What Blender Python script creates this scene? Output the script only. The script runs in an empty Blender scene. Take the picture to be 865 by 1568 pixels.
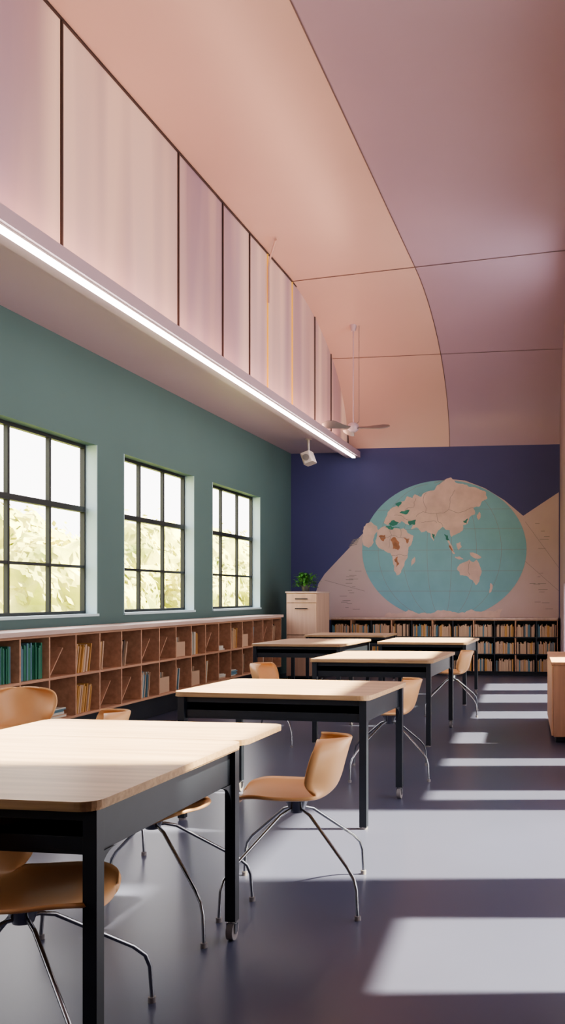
import bpy, math, random, bmesh
from mathutils import Vector, Matrix, noise
random.seed(7)
scene = bpy.context.scene
R = math.radians

# ------------------------------------------------------------------ materials
def mat(name, col, rough=0.6, metal=0.0, var=0.0, vscale=4.0, bump=0.0, bscale=60.0,
        emit=None, estr=0.0, stretch=(1, 1, 1), col2=None, spec=None):
    m = bpy.data.materials.new(name); m.use_nodes = True
    nt = m.node_tree; p = nt.nodes['Principled BSDF']
    p.inputs['Base Color'].default_value = (*col, 1)
    p.inputs['Roughness'].default_value = rough
    p.inputs['Metallic'].default_value = metal
    if spec is not None: p.inputs['Specular IOR Level'].default_value = spec
    tc = nt.nodes.new('ShaderNodeTexCoord'); mp = nt.nodes.new('ShaderNodeMapping')
    mp.inputs['Scale'].default_value = stretch
    nt.links.new(tc.outputs['Object'], mp.inputs['Vector'])
    if var > 0 or col2:
        n = nt.nodes.new('ShaderNodeTexNoise'); n.inputs['Scale'].default_value = vscale
        n.inputs['Detail'].default_value = 5
        nt.links.new(mp.outputs[0], n.inputs['Vector'])
        r = nt.nodes.new('ShaderNodeValToRGB')
        r.color_ramp.elements[0].position = 0.3; r.color_ramp.elements[1].position = 0.7
        a = tuple(c * (1 - var) for c in col); b = col2 if col2 else tuple(min(1, c * (1 + var)) for c in col)
        r.color_ramp.elements[0].color = (*a, 1); r.color_ramp.elements[1].color = (*b, 1)
        nt.links.new(n.outputs['Fac'], r.inputs['Fac']); nt.links.new(r.outputs['Color'], p.inputs['Base Color'])
    if bump > 0:
        n2 = nt.nodes.new('ShaderNodeTexNoise'); n2.inputs['Scale'].default_value = bscale
        nt.links.new(mp.outputs[0], n2.inputs['Vector'])
        bp = nt.nodes.new('ShaderNodeBump'); bp.inputs['Strength'].default_value = bump; bp.inputs['Distance'].default_value = 0.01
        nt.links.new(n2.outputs['Fac'], bp.inputs['Height']); nt.links.new(bp.outputs[0], p.inputs['Normal'])
    if emit:
        p.inputs['Emission Color'].default_value = (*emit, 1); p.inputs['Emission Strength'].default_value = estr
    return m

def wood(name, c1, c2, rough=0.45, axis=1, sc=1.0):
    st = [14 * sc, 14 * sc, 14 * sc]; st[axis] = 0.8 * sc
    return mat(name, c1, rough, var=0.12, vscale=1.6, stretch=tuple(st), col2=c2, bump=0.05, bscale=3)

M = {}
M['teal'] = mat('teal_wall_paint', (0.090, 0.155, 0.158), 0.75, var=0.04, vscale=0.8, bump=0.03, bscale=150)
M['blue'] = mat('indigo_wall_paint', (0.066, 0.070, 0.20), 0.7, var=0.05, vscale=0.8, bump=0.03, bscale=150)
M['pinkwall'] = mat('mauve_wall_paint', (0.34, 0.25, 0.29), 0.7, var=0.03)
M['peach'] = mat('peach_ceiling_paint', (0.55, 0.385, 0.35), 0.31, var=0.04, vscale=0.5)  # lit left part of the ceiling, warm light put into the tone
M['mauve'] = mat('mauve_ceiling_paint', (0.355, 0.265, 0.345), 0.34, var=0.04, vscale=0.5)  # right part of the ceiling, fading light put into a darker tone
M['soffit'] = mat('soffit_paint', (0.50, 0.385, 0.45), 0.45, var=0.03, vscale=0.7)
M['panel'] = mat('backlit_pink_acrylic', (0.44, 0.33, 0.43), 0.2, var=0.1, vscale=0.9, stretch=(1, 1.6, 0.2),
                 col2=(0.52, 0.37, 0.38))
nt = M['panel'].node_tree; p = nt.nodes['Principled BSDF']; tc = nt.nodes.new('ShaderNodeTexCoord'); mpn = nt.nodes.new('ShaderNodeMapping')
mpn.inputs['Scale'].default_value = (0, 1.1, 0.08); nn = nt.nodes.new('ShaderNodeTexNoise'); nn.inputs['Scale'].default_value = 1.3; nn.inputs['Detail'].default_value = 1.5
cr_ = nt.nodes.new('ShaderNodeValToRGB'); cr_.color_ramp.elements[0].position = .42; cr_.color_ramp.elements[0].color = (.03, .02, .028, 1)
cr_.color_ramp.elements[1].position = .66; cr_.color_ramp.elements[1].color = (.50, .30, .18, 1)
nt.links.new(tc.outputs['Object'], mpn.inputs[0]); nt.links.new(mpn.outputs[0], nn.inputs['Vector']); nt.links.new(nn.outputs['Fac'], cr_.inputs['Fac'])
nt.links.new(cr_.outputs['Color'], p.inputs['Emission Color']); p.inputs['Emission Strength'].default_value = 0.9  # warm light streaks painted as emission, no lamp behind the panels

M['seam'] = mat('dark_seam', (0.05, 0.03, 0.03), 0.6)
M['seamlt'] = mat('ceiling_seam', (0.14, 0.09, 0.09), 0.6)
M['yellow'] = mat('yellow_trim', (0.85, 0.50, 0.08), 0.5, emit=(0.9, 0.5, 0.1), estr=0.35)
M['floor'] = mat('polished_blue_grey_floor', (0.066, 0.070, 0.118), 0.30, var=0.08, vscale=0.7, bump=0.01, bscale=8)
M['black'] = mat('black_powder_coat', (0.010, 0.013, 0.022), 0.45, var=0.1, vscale=20)
M['frame'] = mat('window_frame_black', (0.015, 0.018, 0.02), 0.5)
M['reveal'] = mat('window_reveal_paint', (0.50, 0.66, 0.72), 0.6)  # daylight on the jambs put into a paler colour than the wall
M['wtop'] = wood('desk_top_oak', (0.47, 0.305, 0.205), (0.57, 0.39, 0.27), 0.40, 0)
M['ply'] = wood('ply_edge', (0.36, 0.22, 0.12), (0.46, 0.30, 0.17), 0.6, 0, 3)
M['shelf'] = wood('shelf_wood', (0.44, 0.24, 0.155), (0.52, 0.295, 0.195), 0.6, 1)
M['counter'] = wood('counter_wood', (0.54, 0.40, 0.36), (0.62, 0.47, 0.42), 0.5, 1)
M['cab'] = wood('pale_cabinet_wood', (0.56, 0.37, 0.28), (0.62, 0.43, 0.33), 0.55, 2)
M['orangecab'] = wood('orange_cabinet_wood', (0.55, 0.31, 0.20), (0.62, 0.36, 0.23), 0.55, 2)
M['shell'] = mat('tan_moulded_shell', (0.64, 0.365, 0.18), 0.4, var=0.06, vscale=3)
M['chrome'] = mat('chrome_tube', (0.32, 0.33, 0.36), 0.25, 1.0)
M['led'] = mat('led_diffuser', (1, 1, 1), 0.4, emit=(1, 0.88, 0.80), estr=15)
M['white'] = mat('white_enamel', (0.6, 0.52, 0.5), 0.4)
M['grey'] = mat('grey_plastic', (0.20, 0.18, 0.19), 0.5)
M['mpink'] = mat('mural_pink', (0.48, 0.375, 0.39), 0.7, var=0.05, vscale=2)
M['mcont'] = mat('mural_continent_pink', (0.58, 0.425, 0.40), 0.7, var=0.12, vscale=5)
M['mteal'] = mat('mural_ocean_teal', (0.19, 0.38, 0.46), 0.7, var=0.06, vscale=3)
M['mgreen'] = mat('mural_green', (0.04, 0.20, 0.17), 0.7, var=0.2, vscale=8)
M['mbrown'] = mat('mural_brown', (0.35, 0.16, 0.1), 0.7, var=0.3, vscale=10)
M['mline'] = mat('mural_line', (0.24, 0.22, 0.22), 0.7)
M['leaf'] = mat('leaf_green', (0.06, 0.22, 0.04), 0.5, var=0.4, vscale=30)
M['pot'] = mat('dark_pot', (0.05, 0.05, 0.05), 0.5)
M['paper'] = mat('paper_white', (0.55, 0.53, 0.48), 0.7)
M['bk_g'] = mat('book_green', (0.03, 0.16, 0.10), 0.6)
M['bk_o'] = mat('book_ochre', (0.5, 0.27, 0.09), 0.6)
M['bk_t'] = mat('book_tan', (0.50, 0.34, 0.24), 0.6)
M['bk_d'] = mat('book_dark', (0.08, 0.05, 0.04), 0.6)
M['bk_b'] = mat('book_blue', (0.10, 0.20, 0.26), 0.6)
M['foliage'] = mat('tree_foliage', (0.32, 0.40, 0.08), 0.8, var=0.5, vscale=.9, col2=(0.74, 0.68, 0.24))
M['bark'] = mat('bark', (0.12, 0.08, 0.05), 0.9)
M['grass'] = mat('grass', (0.30, 0.34, 0.12), 0.9, var=0.2)

# ------------------------------------------------------------------ mesh builder
class B:
    def __init__(s): s.v = []; s.f = []; s.m = []; s.sm = []; s.mats = []
    def mi(s, k):
        if k not in s.mats: s.mats.append(k)
        return s.mats.index(k)
    def add(s, vs, fs, k, T=None, smooth=False):
        o = len(s.v)
        for p in vs:
            p = Vector(p); s.v.append(T @ p if T else p)
        i = s.mi(k)
        for f in fs: s.f.append([o + a for a in f]); s.m.append(i); s.sm.append(smooth)
    def box(s, x0, x1, y0, y1, z0, z1, k, T=None):
        vs = [(x0, y0, z0), (x1, y0, z0), (x1, y1, z0), (x0, y1, z0), (x0, y0, z1), (x1, y0, z1), (x1, y1, z1), (x0, y1, z1)]
        s.add(vs, [(0, 3, 2, 1), (4, 5, 6, 7), (0, 1, 5, 4), (1, 2, 6, 5), (2, 3, 7, 6), (3, 0, 4, 7)], k, T)
    def prism(s, pts, z0, z1, kt, ks=None, T=None):
        n = len(pts)
        vs = [(x, y, z0) for x, y in pts] + [(x, y, z1) for x, y in pts]
        s.add(vs, [tuple(range(n))[::-1], tuple(range(n, 2 * n))], kt, T)
        s.add(vs, [(i, (i + 1) % n, n + (i + 1) % n, n + i) for i in range(n)], ks or kt, T, False)
    def tube(s, path, r, k, n=10, T=None):
        path = [Vector(p) for p in path]; vs = []; fs = []
        up = None
        for i, p in enumerate(path):
            if i == 0: d = path[1] - p
            elif i == len(path) - 1: d = p - path[i - 1]
            else: d = (path[i + 1] - p).normalized() + (p - path[i - 1]).normalized()
            d.normalize()
            if up is None:
                up = Vector((0, 0, 1)) if abs(d.z) < 0.9 else Vector((1, 0, 0))
            a = d.cross(up).normalized(); b = a.cross(d).normalized(); up = b
            rr = r[i] if isinstance(r, (list, tuple)) else r
            for j in range(n):
                t = 2 * math.pi * j / n
                vs.append(p + a * math.cos(t) * rr + b * math.sin(t) * rr)
        for i in range(len(path) - 1):
            for j in range(n):
                fs.append((i * n + j, i * n + (j + 1) % n, (i + 1) * n + (j + 1) % n, (i + 1) * n + j))
        s.add(vs, fs, k, T, True)
        s.add(vs, [tuple(range(n))[::-1], tuple(range((len(path) - 1) * n, len(path) * n))], k, T)
    def mesh(s, name):
        me = bpy.data.meshes.new(name)
        me.from_pydata([tuple(v) for v in s.v], [], s.f)
        for k in s.mats: me.materials.append(M[k])
        for i, p in enumerate(me.polygons): p.material_index = s.m[i]; p.use_smooth = s.sm[i]
        me.update(); return me
    def obj(s, name, bevel=0, loc=(0, 0, 0), rot=0):
        o = bpy.data.objects.new(name, s.mesh(name)); scene.collection.objects.link(o)
        o.location = loc; o.rotation_euler = (0, 0, rot)
        if bevel:
            b = o.modifiers.new('bevel', 'BEVEL'); b.width = bevel; b.segments = 2; b.limit_method = 'ANGLE'
        return o

def inst(name, src, loc, rot):
    o = bpy.data.objects.new(name, src.data); scene.collection.objects.link(o)
    o.location = loc; o.rotation_euler = (0, 0, rot)
    for md in src.modifiers:
        n = o.modifiers.new(md.name, md.type)
        if md.type == 'BEVEL': n.width = md.width; n.segments = md.segments; n.limit_method = 'ANGLE'
    return o

def rrect(x0, x1, y0, y1, r, n=6):
    pts = []
    for cx, cy, a0 in ((x1 - r, y0 + r, -90), (x1 - r, y1 - r, 0), (x0 + r, y1 - r, 90), (x0 + r, y0 + r, 180)):
        for i in range(n + 1):
            a = R(a0 + 90 * i / n); pts.append((cx + r * math.cos(a), cy + r * math.sin(a)))
    return pts

# ------------------------------------------------------------------ room
XL, YB, YN = -4.78, 16.33, -2.0
ZS, ZC = 3.84, 5.65      # cove spring at back wall, high ceiling
ZF, ZL = 3.79, 3.70      # soffit underside, beam underside
WT = .175                # left wall thickness

b = B(); b.box(-5.1, 1.2, YN - .2, YB + .2, -0.12, 0.0, 'floor'); b.obj('floor')

wins = [(-0.65, 1.4), (2.0, 4.05), (4.65, 6.7), (7.25, 9.33), (9.93, 11.92), (12.57, 14.62)]
ZW0, ZW1 = 1.13, 2.86
b = B(); y = YN - .2
for (a, c) in wins:
    b.box(XL - WT, XL, y, a, 0, ZC + .1, 'teal')
    b.box(XL - WT, XL, a, c, 0, ZW0, 'teal'); b.box(XL - WT, XL, a, c, ZW1, ZC + .1, 'teal')
    y = c
b.box(XL - WT, XL, y, YB + .2, 0, ZC + .1, 'teal')
b.obj('wall_left')
for i, (a, c) in enumerate(wins):
    b = B(); x0, x1 = XL - .17, XL - .12; fw = .035
    b.box(XL - .12, XL + .002, c - .012, c - .001, ZW0, ZW1, 'reveal'); b.box(XL - .12, XL + .002, a + .001, a + .012, ZW0, ZW1, 'reveal')
    b.box(XL - .12, XL + .02, a - .01, c + .01, ZW0 - .02, ZW0 + .005, 'reveal')
    b.box(x0, x1, a, a + fw, ZW0, ZW1, 'frame'); b.box(x0, x1, c - fw, c, ZW0, ZW1, 'frame')
    b.box(x0, x1, a + fw, c - fw, ZW0, ZW0 + fw, 'frame'); b.box(x0, x1, a + fw, c - fw, ZW1 - fw, ZW1, 'frame')
    for k in (1, 2):
        yy = a + (c - a) * k / 3; b.box(x0 + .01, x1, yy - .018, yy + .018, ZW0 + fw, ZW1 - fw, 'frame')
    b.box(x0 - .005, x1 + .01, a + fw, c - fw, 2.17, 2.225, 'frame')
    b.box(x0 + .01, x1 - .002, a + fw, c - fw, 1.60, 1.628, 'frame')
    b.obj('window_%d' % (i + 1))

b = B(); b.box(-5.1, 0.5, YB, YB + .2, 0, ZC + .1, 'blue'); b.obj('wall_back')
b = B(); b.box(-5.1, 1.2, YN - .2, YN, 0, ZC + .1, 'pinkwall'); b.obj('wall_rear')

A = Vector((0.60 + .0454 * 2.2, YN - .2, 0)); Bp = Vector((-0.14 - .0454 * .2, YB + .2, 0))
d = (Bp - A); L = d.length; ang = math.atan2(d.y, d.x) - math.pi / 2
TR = Matrix.Translation(A) @ Matrix.Rotation(ang, 4, 'Z')
added_sun_slots = [(3.3, 4.1, 1.45), (4.6, 6.1, 2.45), (6.35, 6.7, 1.6), (7.6, 8.0, 1.6), (8.75, 9.5, 1.6), (10.5, 11.2, 1.5), (12.05, 13.1, 1.5), (13.6, 14.7, 1.5)]  # unseen openings added to shape the sun patches on the floor
added_high_slots = [(3.35, 4.55, 2.75, 4.6), (5.55, 6.75, 2.75, 4.4), (8.75, 10.0, 2.5, 3.9), (11.5, 13.2, 2.3, 5.1)]  # unseen high openings added to bring sun onto the desk tops
holes = [(s[0], s[1], .06, s[2]) for s in added_sun_slots] + list(added_high_slots)
ys = sorted(set([YN - .2, YB + .2] + [h[0] for h in holes] + [h[1] for h in holes]))
b = B(); bw = B()
for y0, y1 in zip(ys[:-1], ys[1:]):
    hs = sorted([(h[2], h[3]) for h in holes if h[0] <= y0 + 1e-6 and h[1] >= y1 - 1e-6])
    z = 0
    for (a, c) in hs:
        b.box(0, .12, y0 - YN + .2, y1 - YN + .2, z, a, 'pinkwall', TR); z = c
    b.box(0, .12, y0 - YN + .2, y1 - YN + .2, z, ZC + .1, 'pinkwall', TR)
b.obj('wall_right')
for h in holes:
    y0, y1 = h[0] - YN + .2, h[1] - YN + .2
    for q in ((y0, y0 + .03, h[2], h[3]), (y1 - .03, y1, h[2], h[3]), (y0, y1, h[2], h[2] + .03), (y0, y1, h[3] - .03, h[3])):
        bw.box(.04, .08, *q, 'frame', TR)
bw.obj('window_7')  # frames of the openings added in the right wall for the sun

def zc(y):
    if y <= 12.6: return ZC
    t = min(1, (y - 12.6) / (YB - 12.6)); return ZS + (ZC - ZS) * math.sqrt(max(0, 1 - t * t))
yl = [YN - .2, 0, 4, 8, 12.0, 12.6] + [12.6 + (YB + .001 - 12.6) * math.sin(math.pi / 2 * i / 28) for i in range(1, 29)]
b = B()
for x0, x1, k in ((-3.80, -2.0, 'peach'), (-2.0, 1.2, 'mauve')):
    vs = []; fs = []
    for y in yl: vs += [(x0, y, zc(y)), (x1, y, zc(y))]
    for i in range(len(yl) - 1): fs.append((2 * i, 2 * i + 1, 2 * i + 3, 2 * i + 2))
    b.add(vs, fs, k, None, True)
b.box(-5.1, 1.3, YN - .3, YB + .3, ZC + .1, ZC + .2, 'mauve')
b.obj('ceiling')
b = B(); b.box(XL - .02, -3.80, YN - .1, YB + .1, ZF, ZC + .08, 'soffit'); b.box(-3.80, -3.55, YN - .1, YB + .02, ZL, ZF + .012, 'soffit')
b.obj('ceiling_soffit')
pj = [-1.9, 0.5, 2.7, 4.6, 6.79, 8.98, 10.2, 11.1, 11.8, 12.9, 14.1, 15.1, 16.3]
b = B()
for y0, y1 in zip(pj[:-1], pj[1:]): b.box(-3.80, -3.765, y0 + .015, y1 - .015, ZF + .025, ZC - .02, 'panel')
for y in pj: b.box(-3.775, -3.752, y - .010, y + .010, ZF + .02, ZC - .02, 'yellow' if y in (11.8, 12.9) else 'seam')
b.box(-3.79, -3.75, YN, 16.3, ZC - .018, ZC - .001, 'seam')
b.box(-3.79, -3.75, YN, 16.3, ZF + .013, ZF + .022, 'soffit')
b.obj('trim_bulkhead_panels')
b = B()
vs = []; fs = []
for y in yl: vs += [(-2.006, y, zc(y) - .004), (-1.994, y, zc(y) - .004)]
for i in range(len(yl) - 1): fs.append((2 * i, 2 * i + 1, 2 * i + 3, 2 * i + 2))
b.add(vs, fs, 'seamlt')
for ya, yb2, dy in ((12.9, 12.2, .010), (15.2, 15.15, .005)):
    vs = []; fs = []
    for i in range(21):
        x = -3.76 + i / 20 * 3.9; y = ya + (yb2 - ya) * i / 20
        vs += [(x, y - dy, zc(y - dy) - .005), (x, y + dy, zc(y + dy) - .005)]
    for i in range(20): fs.append((2 * i, 2 * i + 1, 2 * i + 3, 2 * i + 2))
    b.add(vs, fs, 'seamlt')
b.obj('trim_ceiling_seams')

b = B(); b.box(-3.635, -3.58, .2, 16.1, ZL - .015, ZL - .0005, 'white'); b.box(-3.63, -3.585, .22, 16.08, ZL - .042, ZL - .0155, 'led')
b.obj('linear_led_light')

b = B(); T = Matrix.Translation((-4.05, 14.8, 3.48)) @ Matrix.Rotation(R(-20), 4, 'Y')
b.tube([(-4.05, 14.8, ZF), (-4.05, 14.8, 3.56)], .018, 'white'); b.tube([(-4.05, 14.8, ZF), (-4.05, 14.8, ZF - .02)], .05, 'white', 16)
b.prism(rrect(-.08, .08, -.14, .14, .03), -.09, .09, 'white', None, T)
b.tube([Vector((-.0, -.14, 0)), Vector((0, -.16, 0))], .05, 'grey', 16, T)
b.obj('ceiling_spotlight', .006)

b = B(); fx, fy = -3.24, 14.4; zt = zc(fy)
b.tube([(fx, fy, zt + .02), (fx, fy, zt - .08)], [.06, .035], 'soffit', 20)
b.tube([(fx, fy, zt), (fx, fy, 3.93)], .010, 'soffit', 12); b.tube([(fx + .09, fy, zt - .0), (fx + .09, fy, 3.97)], .005, 'grey', 8)
b.tube([(fx, fy, 3.95), (fx, fy, 3.92), (fx, fy, 3.84), (fx, fy, 3.81)], [.04, .08, .08, .04], 'soffit', 24)
b.tube([(fx + .09, fy, 3.97), (fx + .02, fy, 3.9)], .005, 'grey', 8)
for a in (-8, 112, 232):
    T = Matrix.Translation((fx, fy, 3.87)) @ Matrix.Rotation(R(a), 4, 'Z') @ Matrix.Rotation(R(26), 4, 'X')
    b.prism([(.07, -.03), (.2, -.05), (.45, -.10), (.55, -.07), (.59, 0), (.55, .07), (.45, .10), (.2, .04), (.07, .03)], -.006, .006, 'grey', None, T)
b.obj('ceiling_fan')

b = B(); b.tube([(-3.73, 11.75, 5.0), (-3.73, 11.75, 5.45), (-3.70, 11.7, 5.53), (-3.5, 11.3, 5.62)], .013, 'peach', 10)
b.obj('wall_conduit')  # pipe standing in for a ghosted reflection

# ------------------------------------------------------------------ mural
def mp(p, dy): return (-0.0112 * (870 - p[0]), YB - dy, 1.32 + (912 - p[1]) * 0.0111)
b = B()
def poly(pts, k, dy): b.add([mp(p, dy) for p in pts], [tuple(range(len(pts)))], k)
def coast(pts, amp=.13, lv=3):
    pts = [Vector(p) for p in pts]
    for _ in range(lv):
        o = []
        for i, p in enumerate(pts):
            q = pts[(i + 1) % len(pts)]; e = q - p; o.append(p)
            if e.length > 1.2: o.append((p + q) / 2 + Vector((-e.y, e.x)) * random.uniform(-amp, amp))
        pts = o
    return [tuple(p) for p in pts]
cx, cy, rx, ry = 682, 842, 126, 107
poly([(470, 950), (487, 893), (497, 878), (545, 828), (600, 772), (628, 752), (660, 740), (690, 733), (715, 736), (745, 748), (775, 767), (803, 791), (830, 773), (856, 756), (856, 950)], 'mpink', .002)
poly([(cx + rx * math.cos(t * math.pi / 40), cy + ry * math.sin(t * math.pi / 40)) for t in range(80)], 'mteal', .004)
conts = [
 [(590,799),(594,790),(600,778),(612,771),(622,766),(626,759),(634,762),(638,756),(648,760),(656,752),(668,750),(680,738),(694,731),(700,738),(712,741),(722,746),(736,749),(747,754),(749,764),(741,768),(737,776),(728,778),(730,788),(722,792),(719,802),(712,804),(711,813),(702,818),(694,822),(692,812),(686,811),(681,806),(674,812),(667,828),(662,816),(655,812),(648,815),(641,807),(632,810),(636,803),(626,802),(618,797),(608,802),(604,796),(596,803)],
 [(580,812),(588,806),(598,804),(606,808),(620,808),(628,816),(636,820),(633,831),(628,838),(627,852),(622,862),(617,876),(610,881),(606,874),(604,858),(600,846),(590,841),(582,838),(577,826)],
 [(557,812),(563,800),(570,797),(579,804),(581,812),(575,818),(574,830),(566,838),(558,834),(556,822)],
 [(703,872),(707,864),(716,860),(722,857),(728,861),(733,857),(738,868),(740,878),(737,890),(731,896),(726,888),(718,882),(708,881)],
 [(754,893),(757,897),(755,906),(752,908),(753,900)],
 [(590,944),(598,938),(615,939),(628,934),(645,940),(668,938),(682,934),(704,939),(724,933),(745,936),(772,932),(768,946),(740,950),(600,950)],
 [(634,856),(638,852),(637,862),(632,867)], [(733,789),(737,784),(739,790),(735,797)],
 [(688,826),(691,828),(697,840),(700,848),(697,848),(692,841)], [(702,832),(708,830),(710,838),(705,842)], [(700,852),(712,855),(712,857),(700,854)], [(722,846),(732,848),(740,854),(734,856),(724,851)],
]
for p in conts: poly(coast(p), 'mcont', .006)
for p in ([(598, 800), (606, 795), (614, 799), (606, 804)], [(628, 797), (640, 795), (638, 803), (630, 804)], [(592, 806), (600, 803), (616, 806), (604, 810)],
          [(712, 798), (720, 794), (718, 802)], [(608, 770), (618, 768), (612, 776)], [(683, 818), (689, 820), (691, 827), (686, 826)], [(664, 817), (669, 818), (667, 826)], [(614, 784), (630, 780), (624, 787)]):
    poly(coast(p, .2, 2), 'mgreen', .008)
for p in ([(600, 826), (608, 822), (614, 830), (612, 842), (604, 840)], [(606, 856), (612, 852), (614, 862), (609, 868)], [(620, 822), (630, 824), (626, 832)], [(582, 820), (592, 818), (590, 828)], [(690, 834), (694, 838), (698, 845), (694, 843)]):
    poly(coast(p, .2, 2), 'mbrown', .008)
poly(coast([(640, 748), (652, 742), (668, 738), (672, 744), (660, 750), (648, 756)]), 'mteal', .009)
def line(p, q, w, k, dy):
    p = Vector(p); q = Vector(q); n = (q - p).normalized(); n = Vector((-n.y, n.x)) * w
    poly([p + n, q + n, q - n, p - n], k, dy)
def pline(pts, w, k, dy):
    pts = [Vector(p) for p in pts]
    for _ in range(2):
        o = []
        for p, q in zip(pts[:-1], pts[1:]): e = q - p; o += [p, (p + q) / 2 + Vector((-e.y, e.x)) * random.uniform(-.18, .18)]
        pts = o + [pts[-1]]
    for p, q in zip(pts[:-1], pts[1:]): line(p, q, w, k, dy)
for pts in ([(640, 790), (655, 784), (672, 786), (690, 780), (710, 784), (728, 778)], [(655, 784), (652, 770), (656, 754)], [(672, 786), (676, 800), (681, 806)], [(690, 780), (692, 765), (700, 750)],
            [(648, 800), (660, 798), (672, 800)], [(600, 806), (602, 818), (598, 838)], [(614, 808), (616, 822), (630, 826)], [(602, 850), (614, 848), (626, 850)], [(584, 822), (600, 820), (616, 822)],
            [(622, 782), (636, 776), (640, 762)], [(606, 788), (620, 790), (632, 796)], [(722, 860), (722, 880)]):
    pline(pts, .28, 'mline', .0085)
for yy in (780, 810, 842, 874, 905):
    hw = rx * math.sqrt(1 - ((yy - cy) / ry) ** 2); line((cx - hw, yy), (cx + hw, yy), .2, 'mline', .0052)
for f in (-.8, -.5, -.2, .1, .4, .7):
    pr = None
    for i in range(25):
        t = -1 + 2 * i / 24; q = (cx + f * rx * math.sqrt(max(0, 1 - t * t)), cy + ry * t)
        if pr: line(pr, q, .2, 'mline', .0052)
        pr = q
for i in range(34):
    x = random.choice((random.uniform(520, 545), random.uniform(812, 838))); yy = random.uniform(862, 935) if x < 600 else random.uniform(800, 935)
    line((x, yy), (x + random.uniform(4, 14), yy), .35, 'mline', .004)
line((497, 888), (560, 905), .3, 'mline', .004); line((806, 800), (856, 870), .25, 'mline', .004); line((806, 860), (856, 905), .25, 'mline', .004)
for i in range(5): line((541 - i * 1.5, 826 + i * 2.4), (552 - i, 823 + i * 2.2), .5, 'mline', .004)
b.obj('world_map_mural')

# ------------------------------------------------------------------ left cubby bookcase
x0, x1 = XL + .002, -4.40; zb, zt_ = .22, .985; ya, yb_ = 1.9, 14.5; N = 28; cw = (yb_ - ya) / N; zm = (zb + zt_) / 2
b = B()
b.box(x0, x1 - .08, ya + .05, yb_ - .05, 0, zb, 'black')
b.box(x0, x1, ya, yb_, zb, zb + .022, 'shelf'); b.box(x0, x1, ya, yb_, zm - .011, zm + .011, 'shelf'); b.box(x0, x1, ya, yb_, zt_ - .022, zt_, 'shelf')
b.box(x0, x0 + .012, ya, yb_, zb + .022, zt_ - .022, 'shelf')
for i in range(N + 1):
    y = ya + i * cw; b.box(x0 + .012, x1 - .002, max(ya, y - .011), min(yb_, y + .011), zb + .022, zt_ - .022, 'shelf')
b.box(x0, x1 + .03, ya - .02, yb_ + .02, zt_ + .001, zt_ + .04, 'counter')
b.obj('cubby_bookcase', .002)
b = B()
def upright(ys_, ye, z, h, kinds, lean=0.0, wmin=.010, wmax=.024, xa=x0 + .05, xb=x1 - .03):
    y = ys_
    while y < ye - wmax - abs(lean) * h:
        w = random.uniform(wmin, wmax); hh = h * random.uniform(.85, 1); dx = random.uniform(0, .03)
        T = Matrix.Translation((0, y, z)) @ Matrix.Rotation(-lean, 4, 'X')
        b.box(xa, xb - dx, 0, w * .92, 0, hh, random.choice(kinds), T); y += w * (1.05 + abs(lean) * .5)
for i in range(N):
    for r in range(2):
        z = (zb + .0225) if r == 0 else (zm + .0115); s = ya + i * cw + .02; e = s + cw - .04
        c = random.random()
        if i in (11, 10, 12) and r == 1: upright(s, e, z, .31, ['bk_g', 'bk_g', 'bk_g', 'bk_b']); continue
        if i == 14: upright(s + .02, e - .02, z, .27, ['bk_o', 'bk_t'], .2); continue
        if c < .36: upright(s, s + random.uniform(.16, .34), z, .28, random.choice((['bk_t', 'bk_o', 'paper'], ['bk_d', 'bk_t'], ['bk_t', 'bk_b', 'paper'])), random.uniform(.0, .3))
        elif c < .58:
            zz = z
            for q in range(random.randint(3, 8)):
                hh = random.uniform(.008, .022); dd = random.uniform(0, .03)
                b.box(x0 + .06 + dd, x1 - .04 - dd, s + .05, e - .07 - dd, zz, zz + hh * .95, random.choice(['paper', 'paper', 'bk_b', 'bk_t'])); zz += hh
        elif c < .66:
            b.box(x0 + .06, x1 - .05, s + .05, e - .06, z, z + .012, 'bk_t'); b.box(x0 + .06, x0 + .072, s + .05, e - .06, z + .012, z + .17, 'bk_t'); b.box(x1 - .062, x1 - .05, s + .05, e - .06, z + .012, z + .17, 'bk_t')
            b.box(x0 + .072, x1 - .062, s + .05, s + .062, z + .012, z + .17, 'bk_t'); b.box(x0 + .072, x1 - .062, e - .072, e - .06, z + .012, z + .17, 'bk_t')
            for q in range(5): b.box(x0 + .1, x1 - .1, s + .08 + q * .05, s + .095 + q * .05, z + .013, z + .22, random.choice(['paper', 'bk_t']))
        elif c < .9:
            T = Matrix.Translation((0, s + .03, z)) @ Matrix.Rotation(-.75, 4, 'X'); b.box(x0 + .05, x1 - .04, 0, .012, .01, .34, 'shelf', T)
b.obj('shelf_books')

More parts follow.
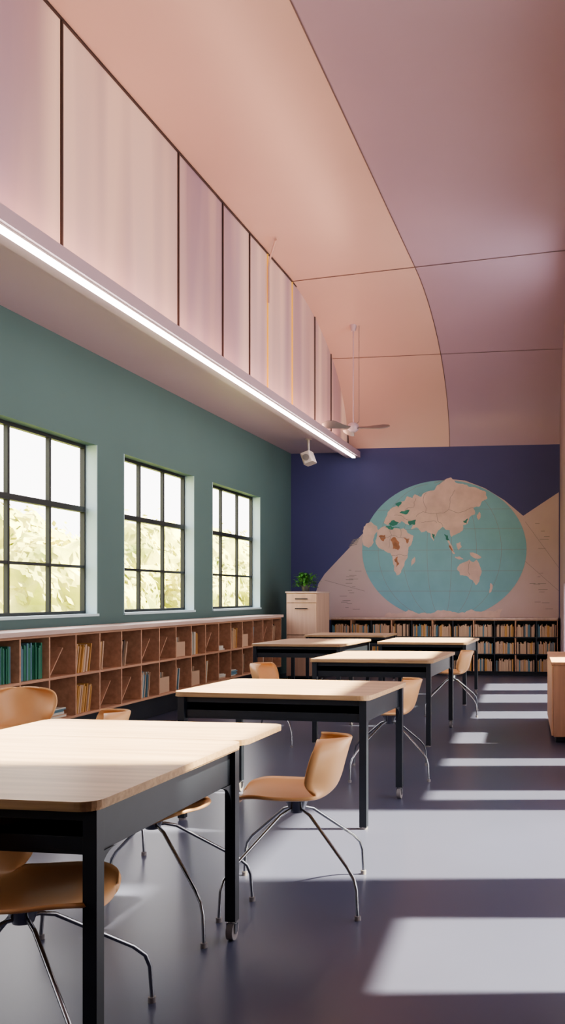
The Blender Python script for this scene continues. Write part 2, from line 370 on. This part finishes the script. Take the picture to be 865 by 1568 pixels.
# ------------------------------------------------------------------ back bookcase
sx0, sx1, sy0, sy1 = -3.98, -0.17, 15.97, 16.315
b = B(); b.box(sx0, sx1, sy0 + .03, sy1, 0, .05, 'black')
rows = [.05, .34, .62, .905]
for z in rows: b.box(sx0, sx1, sy0, sy1, z, z + .018, 'black' if z < .9 else 'shelf')
b.box(sx0, sx1, sy1 - .012, sy1, .068, .905, 'black')
cols = 11; w = (sx1 - sx0) / cols
for i in range(cols + 1):
    x = sx0 + i * w; b.box(max(sx0, x - .011), min(sx1, x + .011), sy0 + .002, sy1 - .012, .068, .905, 'shelf' if i % 2 else 'black')
b.box(sx0 - .02, sx1 + .005, sy0 - .02, sy1, .924, .95, 'counter')
b.obj('low_bookcase', .002)
b = B()
for i in range(cols):
    for z in rows[:-1]:
        x = sx0 + i * w + .016; e = x + w - .036
        while x < e - .02:
            ww = random.uniform(.010, .026); hh = random.uniform(.16, .21)
            b.box(x, x + ww * .9, sy0 + random.uniform(.012, .03), sy1 - .03, z + .0185, z + .0185 + hh, random.choice(['bk_t', 'bk_t', 'bk_t', 'bk_o', 'bk_t', 'bk_t', 'bk_d', 'bk_b'])); x += ww
b.obj('row_of_books')

b = B(); X0, X1, Y0, Y1, H = -4.36, -3.87, 14.62, 15.42, 1.36
b.box(X0 + .02, X1 - .02, Y0 + .03, Y1 - .02, 0, .06, 'black')
b.box(X0, X1, Y0 + .022, Y1, .06, H, 'cab')
b.box(X0 - .012, X1 + .012, Y0 - .005, Y1 + .01, H, H + .025, 'counter')
b.box(X0 + .006, X1 - .006, Y0, Y0 + .021, .07, .70, 'cab'); b.box(X0 + .006, X1 - .006, Y0, Y0 + .021, .712, 1.20, 'cab'); b.box(X0 + .006, X1 - .006, Y0, Y0 + .021, 1.21, 1.35, 'cab')
for zz in (.62, 1.12, 1.27): b.tube([(X0 + .15, Y0 - .02, zz), (X1 - .15, Y0 - .02, zz)], .008, 'black', 8); b.tube([(X0 + .15, Y0 - .02, zz), (X0 + .15, Y0 + .005, zz)], .006, 'black', 8); b.tube([(X1 - .15, Y0 - .02, zz), (X1 - .15, Y0 + .005, zz)], .006, 'black', 8)
b.obj('storage_cabinet', .004)
b = B(); px, py, pz = -4.14, 14.95, H + .0255
b.tube([(px, py, pz), (px, py, pz + .1), (px, py, pz + .105)], [.055, .075, .07], 'pot', 20)
for i in range(200):
    a = random.uniform(0, 6.28); r = random.uniform(.02, .22); h = pz + .1 + random.uniform(.02, .21) - r * .25
    q = Vector((px + r * math.cos(a), py + r * math.sin(a), h)); T = Matrix.Translation(q) @ Matrix.Rotation(a, 4, 'Z') @ Matrix.Rotation(random.uniform(-.9, .6), 4, 'Y')
    l = random.uniform(.03, .055)
    b.add([(-l, 0, 0), (-l * .2, -l * .45, .008), (l * .6, -l * .3, 0), (l, 0, -.01), (l * .6, l * .3, 0), (-l * .2, l * .45, .008)], [(0, 1, 2, 3, 4, 5)], 'leaf', T)
    if i % 4 == 0: b.tube([(px, py, pz + .09), ((px + q.x) / 2, (py + q.y) / 2, h), tuple(q)], .003, 'leaf', 5)
b.obj('potted_plant')

b = B(); T = Matrix.Translation((0.05, 8.75, 0)) @ Matrix.Rotation(ang, 4, 'Z')
b.box(-.16, .125, .03, 1.57, 0, .05, 'black', T); b.box(-.18, .13, 0, 1.6, .05, .70, 'orangecab', T); b.box(-.2, .13, -.012, 1.612, .70, .725, 'orangecab', T)
for i in range(4): b.box(-.198, -.181, .01 + i * .396, .396 + i * .396, .06, .69, 'orangecab', T)
b.obj('low_cupboard', .004)

# ------------------------------------------------------------------ desks
def desk(w, d, leaf=0.0, caster=True, inset=.045):
    b = B(); hx, hy = w / 2, d / 2; zt = .735
    if leaf:
        b.prism(rrect(-hx, hx, -hy, hy - .0015, .06), zt, zt + .022, 'wtop', 'ply')
        b.prism(rrect(-hx + .22, hx, hy + .0015, hy + leaf, .06), zt, zt + .022, 'wtop', 'ply')
        b.box(-hx + .3, hx - .25, hy - .12, hy + leaf - .1, zt - .03, zt - .0, 'black')
    else:
        b.prism(rrect(-hx, hx, -hy, hy, .07), zt, zt + .022, 'wtop', 'ply')
    b.prism(rrect(-hx + .004, hx - .004, -hy + .004, hy - .004, .05), zt - .006, zt, 'ply', 'ply')
    ix, iy = hx - inset, hy - .05; z0, z1 = .60, zt - .006
    b.box(-ix, ix, iy - .012, iy, z0, z1, 'black'); b.box(-ix, -ix + .012, -iy, iy - .012, z0, z1, 'black'); b.box(ix - .012, ix, -iy, iy - .012, z0, z1, 'black')
    b.box(-ix + .012, ix - .012, -iy, iy - .012, z0, z0 + .012, 'black')
    b.box(-ix + .012, ix - .012, -iy, -iy + .012, z1 - .035, z1, 'black'); b.box(-ix + .012, ix - .012, -iy - .002, -iy + .012, z0 + .012, z0 + .05, 'black')
    l = .021
    for sx in (-1, 1):
        for sy in (-1, 1):
            cx_, cy_ = sx * ix, sy * iy
            cas = caster and sy > 0
            zf = .075 if cas else .012
            b.box(cx_ - l, cx_ + l, cy_ - l, cy_ + l, zf, z1, 'black')
            g = -sy; n_ = 8; g1 = []; 
            for i in range(n_ + 1):
                a = math.pi / 2 * i / n_; g1.append((g * (l + .09 * (1 - math.sin(a))), -.09 * (1 - math.cos(a))))
            prof = [(g * l, .0)] + [(u, v) for u, v in g1]
            vs = [(cx_ - .006, cy_ + u, z0 + v) for u, v in prof] + [(cx_ + .006, cy_ + u, z0 + v) for u, v in prof]; n2 = len(prof)
            b.add(vs, [tuple(range(n2)), tuple(range(n2, 2 * n2))[::-1]] + [(i, (i + 1) % n2, n2 + (i + 1) % n2, n2 + i) for i in range(n2)], 'black')
            if cas:
                b.tube([(cx_, cy_, .075), (cx_, cy_, .06)], .012, 'grey', 10)
                b.tube([(cx_ - .013, cy_, .035), (cx_ + .013, cy_, .035)], .034, 'grey', 20)
                b.tube([(cx_ - .017, cy_, .035), (cx_ + .017, cy_, .035)], .012, 'chrome', 12)
                b.box(cx_ - .019, cx_ - .015, cy_ - .014, cy_ + .014, .03, .066, 'chrome'); b.box(cx_ + .015, cx_ + .019, cy_ - .014, cy_ + .014, .03, .066, 'chrome'); b.box(cx_ - .019, cx_ + .019, cy_ - .014, cy_ + .014, .062, .068, 'chrome')
            else:
                b.tube([(cx_, cy_, 0), (cx_, cy_, .014)], .022, 'grey', 14)
    return b
desk(1.34, 1.14, leaf=.50, inset=.03).obj('student_desk', .003, (-1.93, 3.06, 0), R(-1.5))
d2 = desk(1.20, .94).obj('student_desk', .003, (-1.67, 5.82, 0), R(-4))
d3 = desk(1.12, 1.35).obj('student_desk', .003, (-1.70, 9.0, 0), R(-2))
desk(1.1, 1.5).obj('student_desk', .003, (-3.10, 11.6, 0), R(-2))
inst('student_desk', d3, (-1.74, 12.2, 0), R(-1))
inst('student_desk', d2, (-3.15, 13.9, 0), 0)

# ------------------------------------------------------------------ chairs
def shell_chair():
    b = B()
    prof = [(.235, .425), (.215, .445), (.15, .455), (.05, .449), (-.06, .446), (-.13, .455), (-.175, .485), (-.20, .535), (-.218, .60), (-.235, .66), (-.245, .69), (-.247, .70)]
    hw = [.10, .165, .215, .235, .225, .205, .20, .225, .25, .24, .19, .13]
    def cr(arr, t):
        n = len(arr) - 1; i = min(int(t), n - 1); f = t - i
        g = lambda k: arr[max(0, min(n, k))]
        p0, p1, p2, p3 = g(i - 1), g(i), g(i + 1), g(i + 2)
        return .5 * ((2 * p1) + (-p0 + p2) * f + (2 * p0 - 5 * p1 + 4 * p2 - p3) * f * f + (-p0 + 3 * p1 - 3 * p2 + p3) * f ** 3)
    NV, NU = 44, 18; th = .012
    P = []
    for i in range(NV + 1):
        t = i / NV * (len(prof) - 1)
        y = cr([p[0] for p in prof], t); z = cr([p[1] for p in prof], t); w = cr(hw, t)
        back = max(0, min(1, (t - 4.2) / 3)); back = back * back * (3 - 2 * back); row = []
        for j in range(NU + 1):
            s = -1 + 2 * j / NU
            row.append(Vector((s * w * (1 - .10 * back * s * s), y + back * .14 * abs(s) ** 2.2, z + (1 - back) * .028 * abs(s) ** 3)))
        P.append(row)
    vs = []; fs = []; W = NU + 1; Nn = []
    for i in range(NV + 1):
        for j in range(W):
            a = P[min(NV, i + 1)][j] - P[max(0, i - 1)][j]; c = P[i][min(NU, j + 1)] - P[i][max(0, j - 1)]
            n = c.cross(a)
            if n.length < 1e-9: n = Vector((0, 0, 1))
            Nn.append(n.normalized())
    for i in range(NV + 1):
        for j in range(W): vs.append(P[i][j] + Nn[i * W + j] * th / 2)
    for i in range(NV + 1):
        for j in range(W): vs.append(P[i][j] - Nn[i * W + j] * th / 2)
    K = (NV + 1) * W
    for i in range(NV):
        for j in range(NU):
            a = i * W + j; fs.append((a, a + 1, a + W + 1, a + W)); fs.append((K + a, K + a + W, K + a + W + 1, K + a + 1))
    for i in range(NV):
        a = i * W; fs.append((a, a + W, K + a + W, K + a)); a = i * W + NU; fs.append((a, K + a, K + a + W, a + W))
    for j in range(NU):
        a = j; fs.append((a, K + a, K + a + 1, a + 1)); a = NV * W + j; fs.append((a, a + 1, K + a + 1, K + a))
    b.add(vs, fs, 'shell', None, True)
    b.tube([(0, -.01, .442), (0, -.01, .425), (0, -.01, .37)], [.07, .05, .03], 'chrome', 20)
    for a in (42, 138, 222, 318):
        c, s_ = math.cos(R(a)), math.sin(R(a))
        pth = [(0.0, .385), (.05, .385), (.10, .370), (.37, .20), (.415, .16), (.432, .12), (.44, .02), (.44, .0)]
        pts = [(r * c, r * s_ * .95 - .01, z) for r, z in pth]
        b.tube(pts, .007, 'chrome', 10)
        b.tube([(.44 * c, .44 * s_ * .95 - .01, .0), (.44 * c, .44 * s_ * .95 - .01, .018)], .013, 'grey', 12)
    return b
ch = shell_chair().obj('shell_chair', 0, (-1.19, 4.12, 0), R(100))
chairs = [(-1.68, 3.74, 180), (-1.56, 2.62, -82), (-2.55, 4.80, 120), (-3.55, 5.9, 215), (-1.32, 7.05, 100), (-2.62, 8.5, -95), (-1.3, 10.75, 95)]
for x, y, a in chairs: inst('shell_chair', ch, (x, y, 0), R(a))

# ------------------------------------------------------------------ outdoors
b = B(); b.box(-60, -5.1, -25, 80, -.4, -.25, 'grass'); b.obj('ground_lawn')
b = B(); rl = random.Random(3)
for i in range(60):
    x = rl.uniform(-18, -13) - (i % 2) * 4; y = -12 + i * 1.5 + rl.uniform(-1, 1); r = rl.uniform(1.6, 2.2) + (i % 2) * .5; z = r * .72 - .3 + rl.uniform(0, .3) + (i % 2) * .5
    bm = bmesh.new(); bmesh.ops.create_icosphere(bm, subdivisions=3, radius=r * .9)
    for v in bm.verts:
        v.co *= 1 + noise.noise(v.co * 1.3 + Vector((i * 7, 0, 0))) * .4
    bm.verts.ensure_lookup_table()
    b.add([v.co + Vector((x, y, z)) for v in bm.verts], [tuple(q.index for q in f.verts) for f in bm.faces], 'foliage')
    bm.free(); b.tube([(x, y, -.3), (x, y, z)], [.2, .12], 'bark', 8)
    for k in range(650):
        dv = Vector((rl.gauss(0, 1), rl.gauss(0, 1), rl.gauss(0, 1))).normalized(); pp = dv * r * .9
        pp *= 1 + noise.noise(pp * 1.3 + Vector((i * 7, 0, 0))) * .4 + rl.uniform(-.04, .12)
        u = dv.cross(Vector((rl.random(), rl.random(), rl.random()))).normalized(); v2 = (dv.cross(u) + dv * rl.uniform(-.8, .8)).normalized(); s = rl.uniform(.10, .20)
        o = pp + Vector((x, y, z))
        b.add([o - u * s, o + v2 * s * .5, o + u * s, o - v2 * s * .5], [(0, 1, 2, 3)], 'foliage')
b.obj('garden_trees')

# ------------------------------------------------------------------ lights
w = bpy.data.worlds.new('World'); scene.world = w; w.use_nodes = True
bg = w.node_tree.nodes['Background']; bg.inputs[0].default_value = (1.0, 0.96, 0.95, 1); bg.inputs[1].default_value = 5.5

sd = bpy.data.lights.new('sun', 'SUN'); sd.energy = 42; sd.color = (1, .93, .62); sd.angle = .045
so = bpy.data.objects.new('sun', sd); scene.collection.objects.link(so)
so.rotation_euler = Vector((-1, -.15, -1.2)).to_track_quat('-Z', 'Y').to_euler(); so.location = (8, 6, 12)

ud = bpy.data.lights.new('cove_uplight', 'AREA'); ud.shape = 'RECTANGLE'; ud.size = .08; ud.size_y = 12; ud.energy = 90; ud.color = (1, .55, .37)
uo = bpy.data.objects.new('cove_uplight', ud); scene.collection.objects.link(uo); uo.location = (-3.64, 9.5, ZF + .03)  # unseen warm lamp added to brighten the ceiling
uo.rotation_euler = (0, R(180 + 22), 0)

def portal(y0, y1, z0, z1, x, side):
    l = bpy.data.lights.new('window_portal', 'AREA'); l.shape = 'RECTANGLE'; l.size = z1 - z0; l.size_y = y1 - y0
    l.cycles.is_portal = True
    o = bpy.data.objects.new('window_portal', l); scene.collection.objects.link(o); o.location = (x, (y0 + y1) / 2, (z0 + z1) / 2)
    o.rotation_euler = (0, R(-90 * side), 0)
for a, c in wins: portal(a, c, ZW0, ZW1, XL - .2, 1)
for h in holes: portal(h[0], h[1], h[2], h[3], .6 - .0454 * (h[0] + h[1]) / 2 + .14, -1)  # portals for the added right-wall openings

# ------------------------------------------------------------------ camera
cd = bpy.data.cameras.new('camera'); co = bpy.data.objects.new('camera', cd); scene.collection.objects.link(co)
co.location = (0, 0, 1.32); co.rotation_euler = (R(90), 0, R(8))
cd.sensor_fit = 'HORIZONTAL'; cd.sensor_width = 36; cd.lens = 36 * 1480 / 865
cd.shift_x = -(662 - 432.5) / 865; cd.shift_y = (912 - 784) / 865; cd.clip_start = .05; cd.clip_end = 300
scene.camera = co
scene.view_settings.look = 'AgX - Medium High Contrast'
